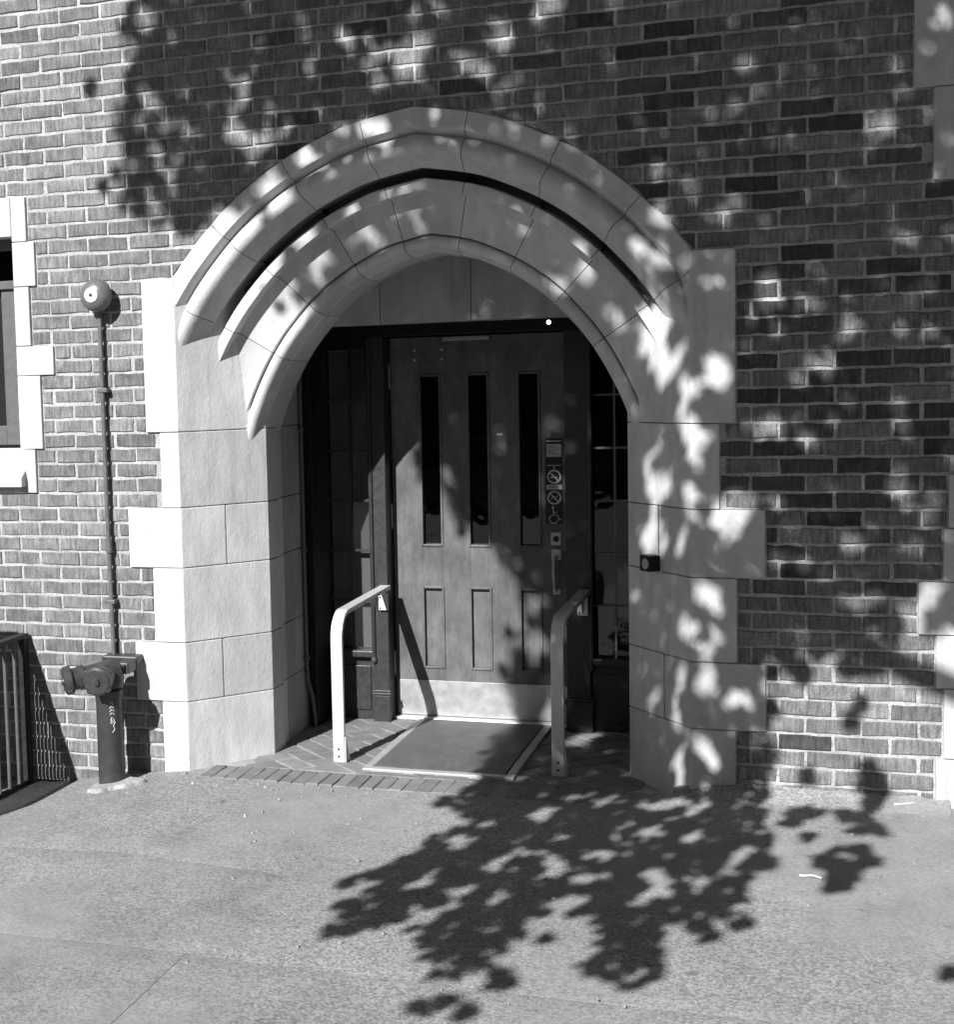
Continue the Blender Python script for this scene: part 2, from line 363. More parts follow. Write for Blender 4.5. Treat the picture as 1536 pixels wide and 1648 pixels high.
def shade_mesh(me, vals):
    a = me.attributes.new('shade', 'FLOAT', 'FACE'); a.data.foreach_set('value', vals)
bricks = []
for r in range(-18, 54):
    z1 = cz(r)-.0062; z0 = cz(r+1)+.0062; cu = cuts(r)
    h = -40+(0 if r % 2 else 1)
    while h*BW-1.95 < 4.6:
        xa = h*BW-1.95+.0062+random.uniform(-.003, .003); xb = (h+2)*BW-1.95-.0062+random.uniform(-.003, .003); h += 2
        zj = random.uniform(-.0013, .0013)
        for s, e in minus(xa, xb, cu, .007):
            if e-s < .022: continue
            poly = [(s, z0+zj), (e, z0+zj), (e, z1+zj), (s, z1+zj)]
            if 8 < r < 20 and s < XC+1.5 and e > XC-1.5: poly = arch_clip(poly, .007)
            if len(poly) < 3 or area(poly) < .0005: continue
            bricks.append((poly, r))
C0 = Vector((1.5401, -6.0609, 1.7323))
def seen(poly):
    x = sum(p[0] for p in poly)/len(poly); z = sum(p[1] for p in poly)/len(poly); d = Vector((x, 0, z))-C0; q = d.dot(fw)
    u = 437.5+2387.94*d.dot(rt)/q; v = 824-2387.94*d.dot(up)/q
    return (-20 < u < 1550 and -20 < v < 1310), q, area(poly)
info = [(seen(p), p, r) for p, r in bricks]
order = sorted([k for k in range(len(info)) if info[k][0][0] and info[k][0][2] > .0085], key=lambda k: info[k][0][1])[:298]
single = set(order)
MV, MF, MS = [], [], []
for k, (sn, poly, r) in enumerate(info):
    x = sum(p[0] for p in poly)/len(poly); z = sum(p[1] for p in poly)/len(poly)
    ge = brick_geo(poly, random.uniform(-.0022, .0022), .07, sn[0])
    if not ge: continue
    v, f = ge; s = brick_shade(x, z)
    if k in single:
        me = bpy.data.meshes.new('brick'); me.from_pydata(v, [], f); me.update(); shade_mesh(me, [s]*len(f)); me.materials.append(BRICK)
        o = bpy.data.objects.new('brick', me); COL.objects.link(o); adopt(o, wall)
    else:
        b = len(MV); MV += v; MF += [tuple(b+i for i in q) for q in f]; MS += [s]*len(f)
me = bpy.data.meshes.new('brickwork'); me.from_pydata(MV, [], MF); me.update(); shade_mesh(me, MS); me.materials.append(BRICK)
o = bpy.data.objects.new('brickwork', me); COL.objects.link(o); adopt(o, wall); o['kind'] = 'stuff'
M = MB()
for r in range(-18, 54):
    z1 = cz(r); z0 = cz(r+1)
    for s, e in minus(-6.0, 4.75, cuts(r), -.03):
        k = max(1, int((e-s)/.09))
        for q in range(k):
            poly = [(s+(e-s)*q/k, z0), (s+(e-s)*(q+1)/k, z0), (s+(e-s)*(q+1)/k, z1), (s+(e-s)*q/k, z1)]
            if 8 < r < 20 and poly[0][0] < XC+1.5 and poly[1][0] > XC-1.5: poly = arch_clip(poly, -.03)
            if len(poly) >= 3: M.quad([(x, .0055, z) for x, z in poly])
M.build('mortar', MORTAR, wall)
MB().box(-6, -3.05, .075, .4, -.3, 4.9).box(3.25, 4.75, .075, .4, -.3, 4.9).box(-3.05, 3.25, .3, .5, 3.0, 4.9).build('backing', ROOM, wall)

# ------------------------------------------------------------------ stone archway
arch = thing('stone_archway', 'pale limestone doorway with moulded pointed arch and toothed quoin stones', 'archway', (XC, .3, 0))
YF = -.010; AX = 1.100; AI = .815; SY = .347     # front plane, outer arris, inner arris, depth of the splay
def sp(t): return (AX+(AI-AX)*t, YF+(SY-YF)*t)   # point on the splay (x from centre, y)
def jamb(side, xo, c0, c1, split):
    z1 = cz(c0)-.0015; z0 = cz(c1)+.0015 if c1 < 54 else -.2
    X = lambda p: (XC+side*p[0], p[1])
    xo_ = abs(xo-XC)
    outer = [(xo_, .28), (xo_, YF)]
    if split is None: polys = [outer+[sp(0), sp(1), (AI, .50), (AI+.02, .50), (AI+.02, .60), (xo_, .60)]]
    else:
        a = sp(split-.004); b = sp(split+.004)
        polys = [outer+[sp(0), a, (a[0], .60), (xo_, .60)], [b, sp(1), (AI, .50), (AI+.02, .50), (AI+.02, .60), (b[0], .60)]]
    for P in polys:
        MB().planprism([X(p) for p in P], z0, z1).build('jamb_stone', STONE, arch, bevel=.004)
for side, Q in ((-1, QL), (1, QR)):
    for (c0, c1, xo), spl in zip(Q, (None, None, .50, None, .42, None)):
        jamb(side, xo, c0, c1, spl)
    core = [(AX+.09, .02), (AX, .02), (AI+.012, SY+.012), (AI+.03, .59), (AX+.09, .59)]
    MB().planprism([(XC+side*x, y) for x, y in core], -.2, 2.1).build('joint_mortar', JOINT, arch)
    # deeper return of the recess up to the door frame
    for k, (c0, c1) in enumerate(((22.5, 30), (30, 35), (35, 39), (39, 44), (44, 48), (48, 54))):
        x0 = XC+side*(AI+.02); x1 = XC+side*1.15
        MB().box(min(x0, x1), max(x0, x1), .602, 1.32, (cz(c1)+.0015 if c1 < 54 else -.2), cz(c0)-.0015).build('reveal_stone', STONE_IN, arch, bevel=.003)
OUT = [(.200, .30), (.485, .30), (.485, -.006), (.410, -.006), (.408, -.003), (.390, .046), (.387, .048), (.379, .033), (.369, .017), (.355, .006), (.338, .001), (.320, .007), (.306, .022), (.296, .042), (.287, .066), (.275, .092), (.262, .114), (.257, .125), (.272, .140), (.275, .30), (.270, .31)]
INN = [(-.07, .60), (.29, .60), (.29, .285), (.222, .285), (.220, .164), (.216, .160), (.178, .160), (.172, .163), (.170, .234), (.166, .238), (.004, .266), (.000, .271), (.000, .294), (-.004, .297), (-.006, .285), (-.012, .275), (-.024, .269), (-.038, .271), (-.050, .281), (-.058, .297), (-.062, .320), (-.066, .328), (-.067, .358), (-.072, .363), (-.072, .595)]
ZMAX = [i for i in range(97)]
def idx_x(x): return min(range(97), key=lambda i: abs(RH[i][0]-x))
def idx_z(z): return min(range(97), key=lambda i: abs(RH[i][1]-z))
def sweep(samples, prof, name, mat, inset=0.0):
    M = MB(); rings = []
    for (i, side, sh) in samples:
        pts = []
        for n, y in prof:
            x, z = off(i, n, side)
            if n > .39 and abs(x-XC) > 1.235: x = XC+(1.235 if x > XC else -1.235)
            if sh:      # pull the end face back by half a joint, along the curve
                nx, nz = NH[max(i, 1)]; x += side*nz*sh*(1 if side else 0); z += -nx*sh
            pts.append((x, y, z))
        rings.append(M.ring(pts))
    n = len(prof)
    for A, B in zip(rings, rings[1:]): M.f += [(A[k], A[(k+1) % n], B[(k+1) % n], B[k]) for k in range(n)]
    M.f += [tuple(rings[0]), tuple(rings[-1][::-1])]
    return M.build(name, mat, arch, smooth=True)
jl = [.765+XC, .59+XC, .37+XC, .15+XC]; jr = [.10-XC, .335-XC, .545-XC, .71-XC]
def run(i0, s0, i1, s1):
    """sample list from (i0, side s0) to (i1, side s1) along the curve, left to right"""
    J = .0016; out = []
    if s0 == -1 and s1 == -1: L = [(i, -1) for i in range(i0, i1-1, -1)]
    elif s0 == -1: L = [(i, -1) for i in range(i0, 0, -1)]+[(0, 1)]+[(i, 1) for i in range(1, i1+1)]
    else: L = [(i, 1) for i in range(i0, i1+1)]
    for k, (i, s) in enumerate(L):
        sh = 0
        if k == 0: sh = (-J if s == -1 else J)
        if k == len(L)-1: sh = (J if s == -1 else -J)
        out.append((i, s, sh))
    return out
for prof, zend in ((OUT, 1.60), (INN, 1.40)):
    e = idx_z(zend)
    marks = [(e, -1)]+[(idx_x(x), -1) for x in jl]+[(idx_x(x), 1) for x in jr]+[(e, 1)]
    for a, b in zip(marks, marks[1:]):
        sweep(run(a[0], a[1], b[0], b[1]), prof, 'voussoir', STONE)
e = idx_z(1.62)
sweep([(i, -1, 0) for i in range(e, 0, -1)]+[(0, 1, 0)]+[(i, 1, 0) for i in range(1, e+1)], [(.21, .29), (.475, .29), (.475, .012), (.43, .012), (.385, .07), (.32, .09), (.30, .12), (.285, .15), (.285, .27)], 'joint_mortar', JOINT)
sweep([(i, -1, 0) for i in range(e, 0, -1)]+[(0, 1, 0)]+[(i, 1, 0) for i in range(1, e+1)], [(-.055, .59), (.28, .59), (.28, .30), (.20, .29), (.19, .205), (.182, .26), (.015, .295), (-.02, .315), (-.045, .335), (-.055, .39)], 'joint_mortar', JOINT)
# tympanum: three stone slabs above the lintel line, and the soffit behind
for x0, x1 in ((-.85, -.352), (-.352, .075), (.075, .80)):
    MB().box(x0+.0015, x1-.0015, .585, .72, 1.988, 2.42).build('tympanum_stone', STONE_IN, arch, bevel=.003)
MB().box(-.86, .81, .59, .70, 1.992, 2.40).build('joint_mortar', JOINT, arch)
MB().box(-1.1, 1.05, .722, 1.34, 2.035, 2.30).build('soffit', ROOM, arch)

# ------------------------------------------------------------------ brick paving of the porch (structure)
por = bpy.data.objects.new('porch_paving', None); COL.objects.link(por); por['kind'] = 'structure'
MB().box(-1.04, .99, .091, 1.30, -.12, -.004).build('paving_mortar', MORTAR, por)
MB().box(-1.04, .99, -.122, .090, -.12, -.006).build('paving_mortar', JOINT, por)
def paver(poly, zt):
    ge = brick_geo(poly, 0, .06, True)
    if not ge: return
    v, f = ge; v = [(p[0], p[2], zt-p[1]*1.0) for p in v]
    me = bpy.data.meshes.new('paving_brick'); me.from_pydata(v, [], [q[::-1] for q in f]); me.update()
    shade_mesh(me, [max(.12, random.gauss(.33, .03))]*len(f)); me.materials.append(PAVER)
    bm = bmesh.new(); bm.from_mesh(me); bmesh.ops.recalc_face_normals(bm, faces=bm.faces); bm.to_mesh(me); bm.free()
    o = bpy.data.objects.new('paving_brick', me); COL.objects.link(o); adopt(o, por)
x = -1.035
while x < .97:
    x1 = x+.062+random.uniform(-.002, .002); y0 = -.118+random.uniform(-.004, .004)
    poly = [(x+.0014, y0), (x1-.0014, y0), (x1-.0014, .086), (x+.0014, .086)]
    paver(poly, random.uniform(.0, .004)); x = x1
w_ = .103; ca = math.cos(math.radians(45)); sa = math.sin(math.radians(45))
for a in range(-24, 25):
    for b in range(-14, 15):
        ox = (a-2*b)*w_; oy = (a+2*b)*w_
        for (x0, y0, x1, y1) in ((0, 0, 2*w_, w_), (-w_, 0, 0, 2*w_)):
            g_ = .005
            q = [(ox+x0+g_, oy+y0+g_), (ox+x1-g_, oy+y0+g_), (ox+x1-g_, oy+y1-g_), (ox+x0+g_, oy+y1-g_)]
            q = [(u*ca-v*sa, u*sa+v*ca+.6) for u, v in q]
            q = clip(q, (0, .096), (0, 1)); q = clip(q, (0, 1.28), (0, -1)) if len(q) > 2 else q
            q = clip(q, (-.90, 0), (1, 0)) if len(q) > 2 else q; q = clip(q, (.86, 0), (-1, 0)) if len(q) > 2 else q
            if len(q) < 3 or area(q) < .0012: continue
            cx = sum(p[0] for p in q)/len(q); cy = sum(p[1] for p in q)/len(q)
            if -.29 < cx < .27 and .24 < cy < 1.12: continue
            paver(q, random.uniform(-.001, .003))

# ------------------------------------------------------------------ door frame with sidelights
fr_ = thing('door_frame', 'dark painted door frame with leaded sidelights inside the stone arch', 'door frame', (XC, 1.15, 0))
FY = 1.10
MB().box(-.84, .79, FY+.0, 1.25, 1.945, 2.032).build('head', BLACK, fr_, bevel=.003)
for x0, x1, mt in ((-.562, -.489, FRAME), (.405, .52, FRAME), (-.845, -.808, BLACK), (.752, .795, BLACK)):
    MB().box(x0, x1, FY if mt is FRAME else .90, 1.26, 0, 1.944).build('post', mt, fr_, bevel=.004)
for x in (-.567, .525):
    MB().tube([(x, FY-.004, .33), (x, FY-.004, 1.94)], .011, 8).build('bead', FRAME, fr_, smooth=True)
    MB().lathe((x, FY-.004, .30), (0, 0, 1), [(0, .006), (.006, .017), (.022, .017), (.03, .012)], 10).build('bead_foot', FRAME, fr_, smooth=True)
for x0, x1 in ((-.572, -.485), (.401, .53)):
    p = MB().box(x0, x1, FY-.014, 1.10, 0.001, .135).build('plinth', FRAME, fr_, bevel=.003)
    MB().box(x0-.006, x1+.006, FY-.02, 1.105, .136, .150).box(x0-.003, x1+.003, FY-.017, 1.103, .151, .163).build('plinth_cap', FRAME, p, bevel=.003)
for k, (x0, x1) in enumerate(((-.806, -.564), (.522, .750))):
    MB().box(x0, x1, FY+.03, 1.24, .001, .325).build('panel', FRAME, fr_, bevel=.003)
    MB().box(x0+.03, x1-.03, FY+.022, FY+.029, .05, .28).build('panel_field', FRAME, fr_, bevel=.004)
    MB().box(x0, x1, FY-.012, 1.24, .327, .362).build('sill', FRAME, fr_, bevel=.006)
    MB().box(x0, x1, FY+.02, 1.2, 1.885, 1.943).build('top_rail', BLACK, fr_, bevel=.003)
    zs = [.362+.2539*i for i in range(7)]; xm = (x0+x1)/2
    for i in range(6):
        for (u0, u1) in ((x0+.004, xm-.005), (xm+.005, x1-.004)):
            t = random.uniform(-.004, .004); t2 = random.uniform(-.003, .003)
            z0, z1 = zs[i]+.005, zs[i+1]-.005
            MB().quad([(u0, FY+.05+t, z0), (u1, FY+.05-t, z0+0), (u1, FY+.05-t+t2, z1), (u0, FY+.05+t+t2, z1)]).build('pane', GLASS, fr_)
    for i in range(1, 6): MB().box(x0, x1, FY+.038, FY+.062, zs[i]-.0048, zs[i]+.0048).build('glazing_bar', (FRAME, LEAD)[k], fr_)
    MB().box(xm-.0048, xm+.0048, FY+.0375, FY+.0625, zs[0], zs[6]).build('glazing_bar', (FRAME, LEAD)[k], fr_)
    if k == 0: MB().box(x0, x1, FY+.10, FY+.106, .362, 1.885).build('blind', BLIND, fr_)
MB().box(-.487, .403, 1.16, 1.27, .001, .014).build('threshold', ALU, fr_, bevel=.003)
rm = bpy.data.objects.new('lobby', None); COL.objects.link(rm); rm['kind'] = 'structure'
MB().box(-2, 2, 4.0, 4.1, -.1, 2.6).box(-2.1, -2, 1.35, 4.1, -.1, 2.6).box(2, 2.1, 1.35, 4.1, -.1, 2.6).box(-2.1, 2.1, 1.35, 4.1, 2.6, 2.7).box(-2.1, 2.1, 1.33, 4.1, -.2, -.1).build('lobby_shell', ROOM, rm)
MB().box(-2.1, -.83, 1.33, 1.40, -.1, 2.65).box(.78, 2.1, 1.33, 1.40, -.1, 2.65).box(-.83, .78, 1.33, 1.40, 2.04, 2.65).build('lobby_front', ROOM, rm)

# ------------------------------------------------------------------ door
door = thing('entrance_door', 'worn grey wooden door with three slot windows and metal kick plate', 'door', (-.04, 1.24, .01))
DY = 1.215; DX = [-.484, -.333, -.231, -.089, .012, .163, .264, .397]; DZ = [.016, .268, .676, .892, 1.746, 1.938]
for i in (0, 2, 4, 6): MB().box(DX[i], DX[i+1], DY, DY+.045, DZ[0], DZ[5]).build('stile', WOOD, door, bevel=.0015)
for i in (1, 3, 5):
    for k in (0, 2, 4): MB().box(DX[i]-.0, DX[i+1], DY+.0006, DY+.0445, DZ[k], DZ[k+1]).build('rail', WOOD, door)
def mould(x0, x1, z0, z1):
    t = .012; M = MB(); y0 = DY-.007; y1 = DY+.02
    M.box(x0-t*.6, x0+t*.4, y0, y1, z0-t*.6, z1+t*.6).box(x1-t*.4, x1+t*.6, y0, y1, z0-t*.6, z1+t*.6)
    M.box(x0+t*.4, x1-t*.4, y0+.0005, y1, z0-t*.6, z0+t*.4).box(x0+t*.4, x1-t*.4, y0+.0005, y1, z1-t*.4, z1+t*.6)
    return M.build('moulding', WOOD, door, bevel=.003)
for i in (1, 3, 5):
    mould(DX[i], DX[i+1], DZ[3], DZ[4]); mould(DX[i], DX[i+1], DZ[1], DZ[2])
    MB().box(DX[i], DX[i+1], DY+.018, DY+.036, DZ[1], DZ[2]).build('panel', WOOD, door)
    MB().box(DX[i]+.001, DX[i+1]-.001, DY+.024, DY+.030, DZ[3], DZ[4]).build('pane', GLASS, door)
k = MB().box(-.474, .392, DY-.0025, DY-.0002, .018, .198).build('kick_plate', KICK, door, bevel=.0008)
for x in (-.455, -.3, -.13, .04, .21, .375):
    for z in (.03, .186): MB().lathe((x, DY-.0024, z), (0, -1, 0), [(0, .005), (.0015, .004), (.002, .001)], 8).build('screw', STEEL, k, smooth=True)
for z in (.285, 1.04, 1.745):
    hg = MB().tube([(-.492, DY-.008, z-.055), (-.492, DY-.008, z+.055)], .0085, 10)
    hg.lathe((-.492, DY-.008, z+.055), (0, 0, 1), [(0, .006), (.006, .008), (.012, .003)], 10).lathe((-.492, DY-.008, z-.055), (0, 0, -1), [(0, .006), (.006, .008), (.012, .003)], 10)
    hg.build('hinge', STEEL, door, smooth=True)
MB().box(-.205, .03, DY-.03, DY-.001, 1.915, 1.935).build('closer_plate', STEEL, door, bevel=.002)
for x in (-.356, -.216):
    for z in (1.876, 1.828): MB().lathe((x, DY, z), (0, -1, 0), [(0, .009), (.003, .008), (.005, .003)], 10).build('bolt', STEEL, door, smooth=True)
MB().box(.055, .085, DY-.004, DY, 1.442, 1.452).build('peg', WHITE, door)
# strip of stickers beside the lock
sk = MB().box(.292, .376, DY-.0012, DY-.0002, 1.005, 1.425).build('sticker_strip', STICKB, door)
MB().box(.299, .371, DY-.0022, DY-.0014, 1.334, 1.396).build('notice_card', GREYP, sk)
M = MB()
for i in range(6): M.box(.304, .366-.012*(i % 3), DY-.0027, DY-.0023, 1.345+i*.0082, 1.3475+i*.0082)
M.build('notice_print', STICKB, sk)
MB().box(.299, .371, DY-.002, DY-.0014, 1.408, 1.413).build('notice_line', GREYP, sk)
MB().box(.299, .371, DY-.002, DY-.0014, 1.290, 1.293).box(.3335, .3365, DY-.002, DY-.0014, 1.270, 1.289).build('notice_line', GREYP, sk)
def nosign(cz_, kind):
    M = MB(); n = 28; r0, r1 = .027, .034
    for a in range(n):
        t0 = 2*math.pi*a/n; t1 = 2*math.pi*(a+1)/n; y = DY-.0020
        M.quad([(.335+r*math.cos(t), y, cz_+r*math.sin(t)) for r, t in ((r0, t0), (r1, t0), (r1, t1), (r0, t1))])
    d = .0034
    M.quad([(.335-.0205-d*.7, DY-.0024, cz_+.0205-d*.7), (.335-.0205+d*.7, DY-.0024, cz_+.0205+d*.7), (.335+.0205+d*.7, DY-.0024, cz_-.0205+d*.7), (.335+.0205-d*.7, DY-.0024, cz_-.0205-d*.7)])
    if kind: M.box(.316, .349, DY-.0022, DY-.0018, cz_-.006, cz_-.001).box(.350, .3535, DY-.0022, DY-.0018, cz_-.006, cz_-.001)
    else: M.tube([(.32, DY-.0018, cz_-.008), (.33, DY-.0018, cz_+.006), (.342, DY-.0018, cz_+.002), (.352, DY-.0018, cz_+.010)], .0022, 6)
    M.build('prohibition_mark', GREYP, sk)
nosign(1.236, True); nosign(1.133, False)
MB().box(.298, .372, DY-.0022, DY-.0014, 1.174, 1.196).build('notice_card', GREYP, sk)
M = MB(); M.box(.304, .366, DY-.0027, DY-.0023, 1.187, 1.190).box(.304, .35, DY-.0027, DY-.0023, 1.180, 1.183); M.build('notice_print', STICKB, sk)
# wheelchair symbol
M = MB(); y = DY-.002; pth = []
for a in range(15): t = math.radians(100+a*17); pth.append((.331+.021*math.cos(t), y, 1.028+.021*math.sin(t)))
M.tube(pth, .0028, 6); M.tube([(.329, y, 1.078), (.331, y, 1.050), (.350, y, 1.047), (.358, y, 1.024), (.368, y, 1.028)], .003, 6)
M.lathe((.328, y+.001, 1.085), (0, -1, 0), [(0, .007), (.002, .006)], 12); M.tube([(.331, y, 1.062), (.348, y, 1.060)], .0028, 6)
M.build('wheelchair_mark', GREYP, sk, smooth=True)
lk = MB().box(.316, .366, DY-.004, DY-.0003, .898, .962).build('lock_plate', STEEL, door, bevel=.003)
MB().lathe((.341, DY-.004, .93), (0, -1, 0), [(0, .015), (.006, .014), (.007, .006), (.0075, .002)], 16).build('lock_cylinder', BLACK, lk, smooth=True)
hp = MB().box(.318, .366, DY-.005, DY-.0003, .826, .880).box(.322, .360, DY-.005, DY-.0003, .655, .685).build('handle_plate', STEEL, door, bevel=.003)
MB().tube([(.338, DY-.004, .835), (.338, DY-.035, .84), (.336, DY-.048, .815), (.336, DY-.050, .76), (.338, DY-.040, .70), (.340, DY-.006, .67)], [.008, .010, .0105, .010, .008, .006], 10).build('handle_grip', STEEL, hp, smooth=True)
MB().tube([(.362, DY-.004, .855), (.376, DY-.012, .857)], .006, 8).build('thumb_latch', STEEL, hp, smooth=True)

# ------------------------------------------------------------------ lamp dot on the frame head
la = thing('indicator_lamp', 'tiny round white lamp on dark frame head above the door', 'lamp', (.338, FY-.002, 1.983))
MB().lathe((.338, FY-.001, 1.983), (0, -1, 0), [(0, .014), (.006, .014), (.007, .011)], 16).build('collar', BLACK, la, smooth=True)
MB().lathe((.338, FY-.008, 1.983), (0, -1, 0), [(0, .0105), (.004, .009), (.008, .004), (.009, .001)], 16).build('lens', LENS, la, smooth=True)

# ------------------------------------------------------------------ door mat
mt = thing('door_mat', 'metal grille door mat in pale aluminium frame before the door', 'mat', (0, .65, .004))
mx0, mx1, my0, my1 = -.356, .322, .150, 1.155
for (x0, x1, y0, y1) in ((mx0, mx1, my0, my0+.044), (mx0, mx0+.038, my0+.044, my1), (mx1-.038, mx1, my0+.044, my1)):
    MB().box(x0, x1, y0, y1, -.004, .013).build('frame_bar', MATF, mt, bevel=.003)
MB().box(mx0+.038, mx1-.038, my0+.044, my1, -.004, .005).build('tray', BLACK, mt)
M = MB(); k = 0; x = mx0+.041
while x < mx1-.048: M.box(x, x+.0072, my0+.046, my1, .004, .0115); x += .0118
g_ = M.build('grille', GRIL, mt); g_['kind'] = 'stuff'
M = MB()
for i in range(24): M.box(mx0+.031, mx1-.031, my0+.05+i*.042, my0+.054+i*.042, .003, .0075)
g_ = M.build('cross_bars', GRIL, mt); g_['kind'] = 'stuff'

# ------------------------------------------------------------------ handrails
def rail(x, label, right):
    t = thing('handrail', label, 'handrail', (x, .27, 0), 'aluminium handrails either side of the mat')
    P = [(.272, .0), (.272, .565)]
    for a in range(1, 9): an = math.radians(a*82/8); P.append((.272+.115*(1-math.cos(an)), .565+.115*math.sin(an)))
    P.append((1.095, .690)); hw = .027; th = .011
    M = MB(); rings = []
    for i, (y, z) in enumerate(P):
        a = P[max(i-1, 0)]; b = P[min(i+1, len(P)-1)]; dy, dz = b[0]-a[0], b[1]-a[1]; L = math.hypot(dy, dz); ny, nz = -dz/L, dy/L
        rings.append(M.ring([(x-hw, y+ny*th, z+nz*th), (x+hw, y+ny*th, z+nz*th), (x+hw, y-ny*th, z-nz*th), (x-hw, y-ny*th, z-nz*th)]))
    for A, B in zip(rings, rings[1:]): M.f += [(A[k], A[(k+1) % 4], B[(k+1) % 4], B[k]) for k in range(4)]
    M.f += [tuple(rings[0]), tuple(rings[-1][::-1])]
    M.build('bar', ALU, t, bevel=.003)
    M = MB(); M.prism([(x+.029, .262, .002), (x+.029, .330, .002), (x+.029, .262, .12)], [(x+.034, .262, .002), (x+.034, .330, .002), (x+.034, .262, .12)])
    M.build('foot_gusset', ALU, t)
    for z in (.028, .062): MB().lathe((x, .261, z), (0, -1, 0), [(0, .006), (.002, .005), (.003, .001)], 8).build('bolt', IRON, t, smooth=True)
    xs = x-.048 if not right else x-.01
    M = MB(); M.prism([(xs, 1.085, .575), (xs, 1.085, .672), (xs, 1.02, .672)][::-1], [(xs+.004, 1.085, .575), (xs+.004, 1.085, .672), (xs+.004, 1.02, .672)][::-1]); M.build('bracket_web', CONDUIT, t)
    M = MB(); M.box(x-.034, x+.016, 1.078, 1.083, .575, .664); b = M.build('bracket_plate', ALU, t, bevel=.001)
    for z in (.585, .64): MB().lathe((x-.025, 1.078, z), (0, -1, 0), [(0, .005), (.002, .004)], 8).build('bolt', IRON, t, smooth=True)
rail(-.499, 'sunlit flat aluminium handrail left of the mat, hinge side of the door', False)
rail(.495, 'flat aluminium handrail right of the mat, handle side of the door', True)

# ------------------------------------------------------------------ box on the right jamb
bx = thing('camera_box', 'small black box with round lens on right splayed jamb', 'camera', (.93, .15, .957))
d = Vector((-(AI-AX), 0, 0)); tdir = Vector((AI-AX, SY-YF, 0)).normalized(); ndir = Vector((-tdir.y, tdir.x, 0)) if False else Vector((-(SY-YF), (AI-AX), 0)).normalized()
pc = Vector((XC+sp(.50)[0], sp(.50)[1], 0))
def obox(c, t, n, hw, d0, d1, z0, z1, name, mat, par, bevel=.002):
    P = [c-t*hw+n*d0, c+t*hw+n*d0, c+t*hw+n*d1, c-t*hw+n*d1]
    return MB().planprism([(p.x, p.y) for p in P], z0, z1).build(name, mat, par, bevel=bevel)
obox(pc, tdir, ndir, .030, 0, .006, .915, .985, 'back_plate', GREYP, bx)
obox(pc+tdir*.012, tdir, ndir, .034, .0065, .062, .918, .984, 'housing', BLACK, bx, .004)
cc = pc+tdir*.0+ndir*.062
MB().lathe((cc.x, cc.y, .951), ndir, [(0, .022), (.004, .022), (.005, .017), (.003, .016), (.003, .004)], 20).build('lens_ring', STEEL, bx, smooth=True)
MB().tube([(pc.x-.0+ndir.x*.006, pc.y+ndir.y*.006, .985), (pc.x+ndir.x*.006, pc.y+ndir.y*.006, 1.183)], .0035, 8).build('cable', GREYP, bx, smooth=True)

# ------------------------------------------------------------------ conduit in the left recess
cn = thing('conduit', 'thin vertical conduit inside the left stone recess', 'conduit', (-.82, .66, 0))
X_ = XC-AI-.02+.012
MB().tube([(X_, .86, 1.95), (X_, .86, .30), (X_+.004, .862, .24), (X_+.02, .875, .16), (X_+.028, .885, .05), (X_+.028, .885, .0)], .010, 10).build('tube', CONDUIT, cn, smooth=True)
for z in (1.5, .9, .36): MB().box(X_-.012, X_+.012, .838, .882, z-.009, z+.009).build('clip', CONDUIT, cn, bevel=.003)

# ------------------------------------------------------------------ alarm bell and its conduit
be = thing('alarm_bell', 'round alarm bell with white centre disc high on sunlit brick wall', 'bell', (-1.478, 0, 2.14))
bc = (-1.478, 0, 2.142)
MB().lathe(bc, (0, -1, 0), [(.0, .042), (.052, .042), (.054, .03)], 20).build('back_box', BELLP, be, smooth=True)
MB().lathe((bc[0], -.05, bc[2]), (0, -1, 0), [(.0, .066), (.004, .074), (.020, .073), (.038, .067), (.052, .055), (.061, .038), (.065, .014), (.0655, .001)], 32).build('gong', BELLP, be, smooth=True)
dsc = MB().lathe((bc[0], -.108, bc[2]), (0, -1, 0), [(0, .034), (.0075, .033), (.0085, .012)], 24).build('centre_disc', WHITE, be, smooth=True)
MB().lathe((bc[0], -.1160, bc[2]), (0, -1, 0), [(0, .007), (.005, .006), (.0055, .001)], 10).build('centre_nut', BLACK, dsc, smooth=True)
MB().box(-1.502, -1.458, -.045, .0, 2.062, 2.095).build('junction_box', BELLP, be, bevel=.004)
MB().tube([(-1.482, -.028, 2.07), (-1.481, -.028, 1.2), (-1.474, -.028, .50)], .0105, 10).build('conduit', CONDUIT, be, smooth=True)
for z in (1.72, .76): MB().box(-1.504, -1.454, -.041, -.0, z-.010, z+.010).build('strap', CONDUIT, be, bevel=.004)
MB().tube([(-1.479, -.028, .985), (-1.479, -.028, 1.045)], .0165, 10).build('coupling', CONDUIT, be, smooth=True)

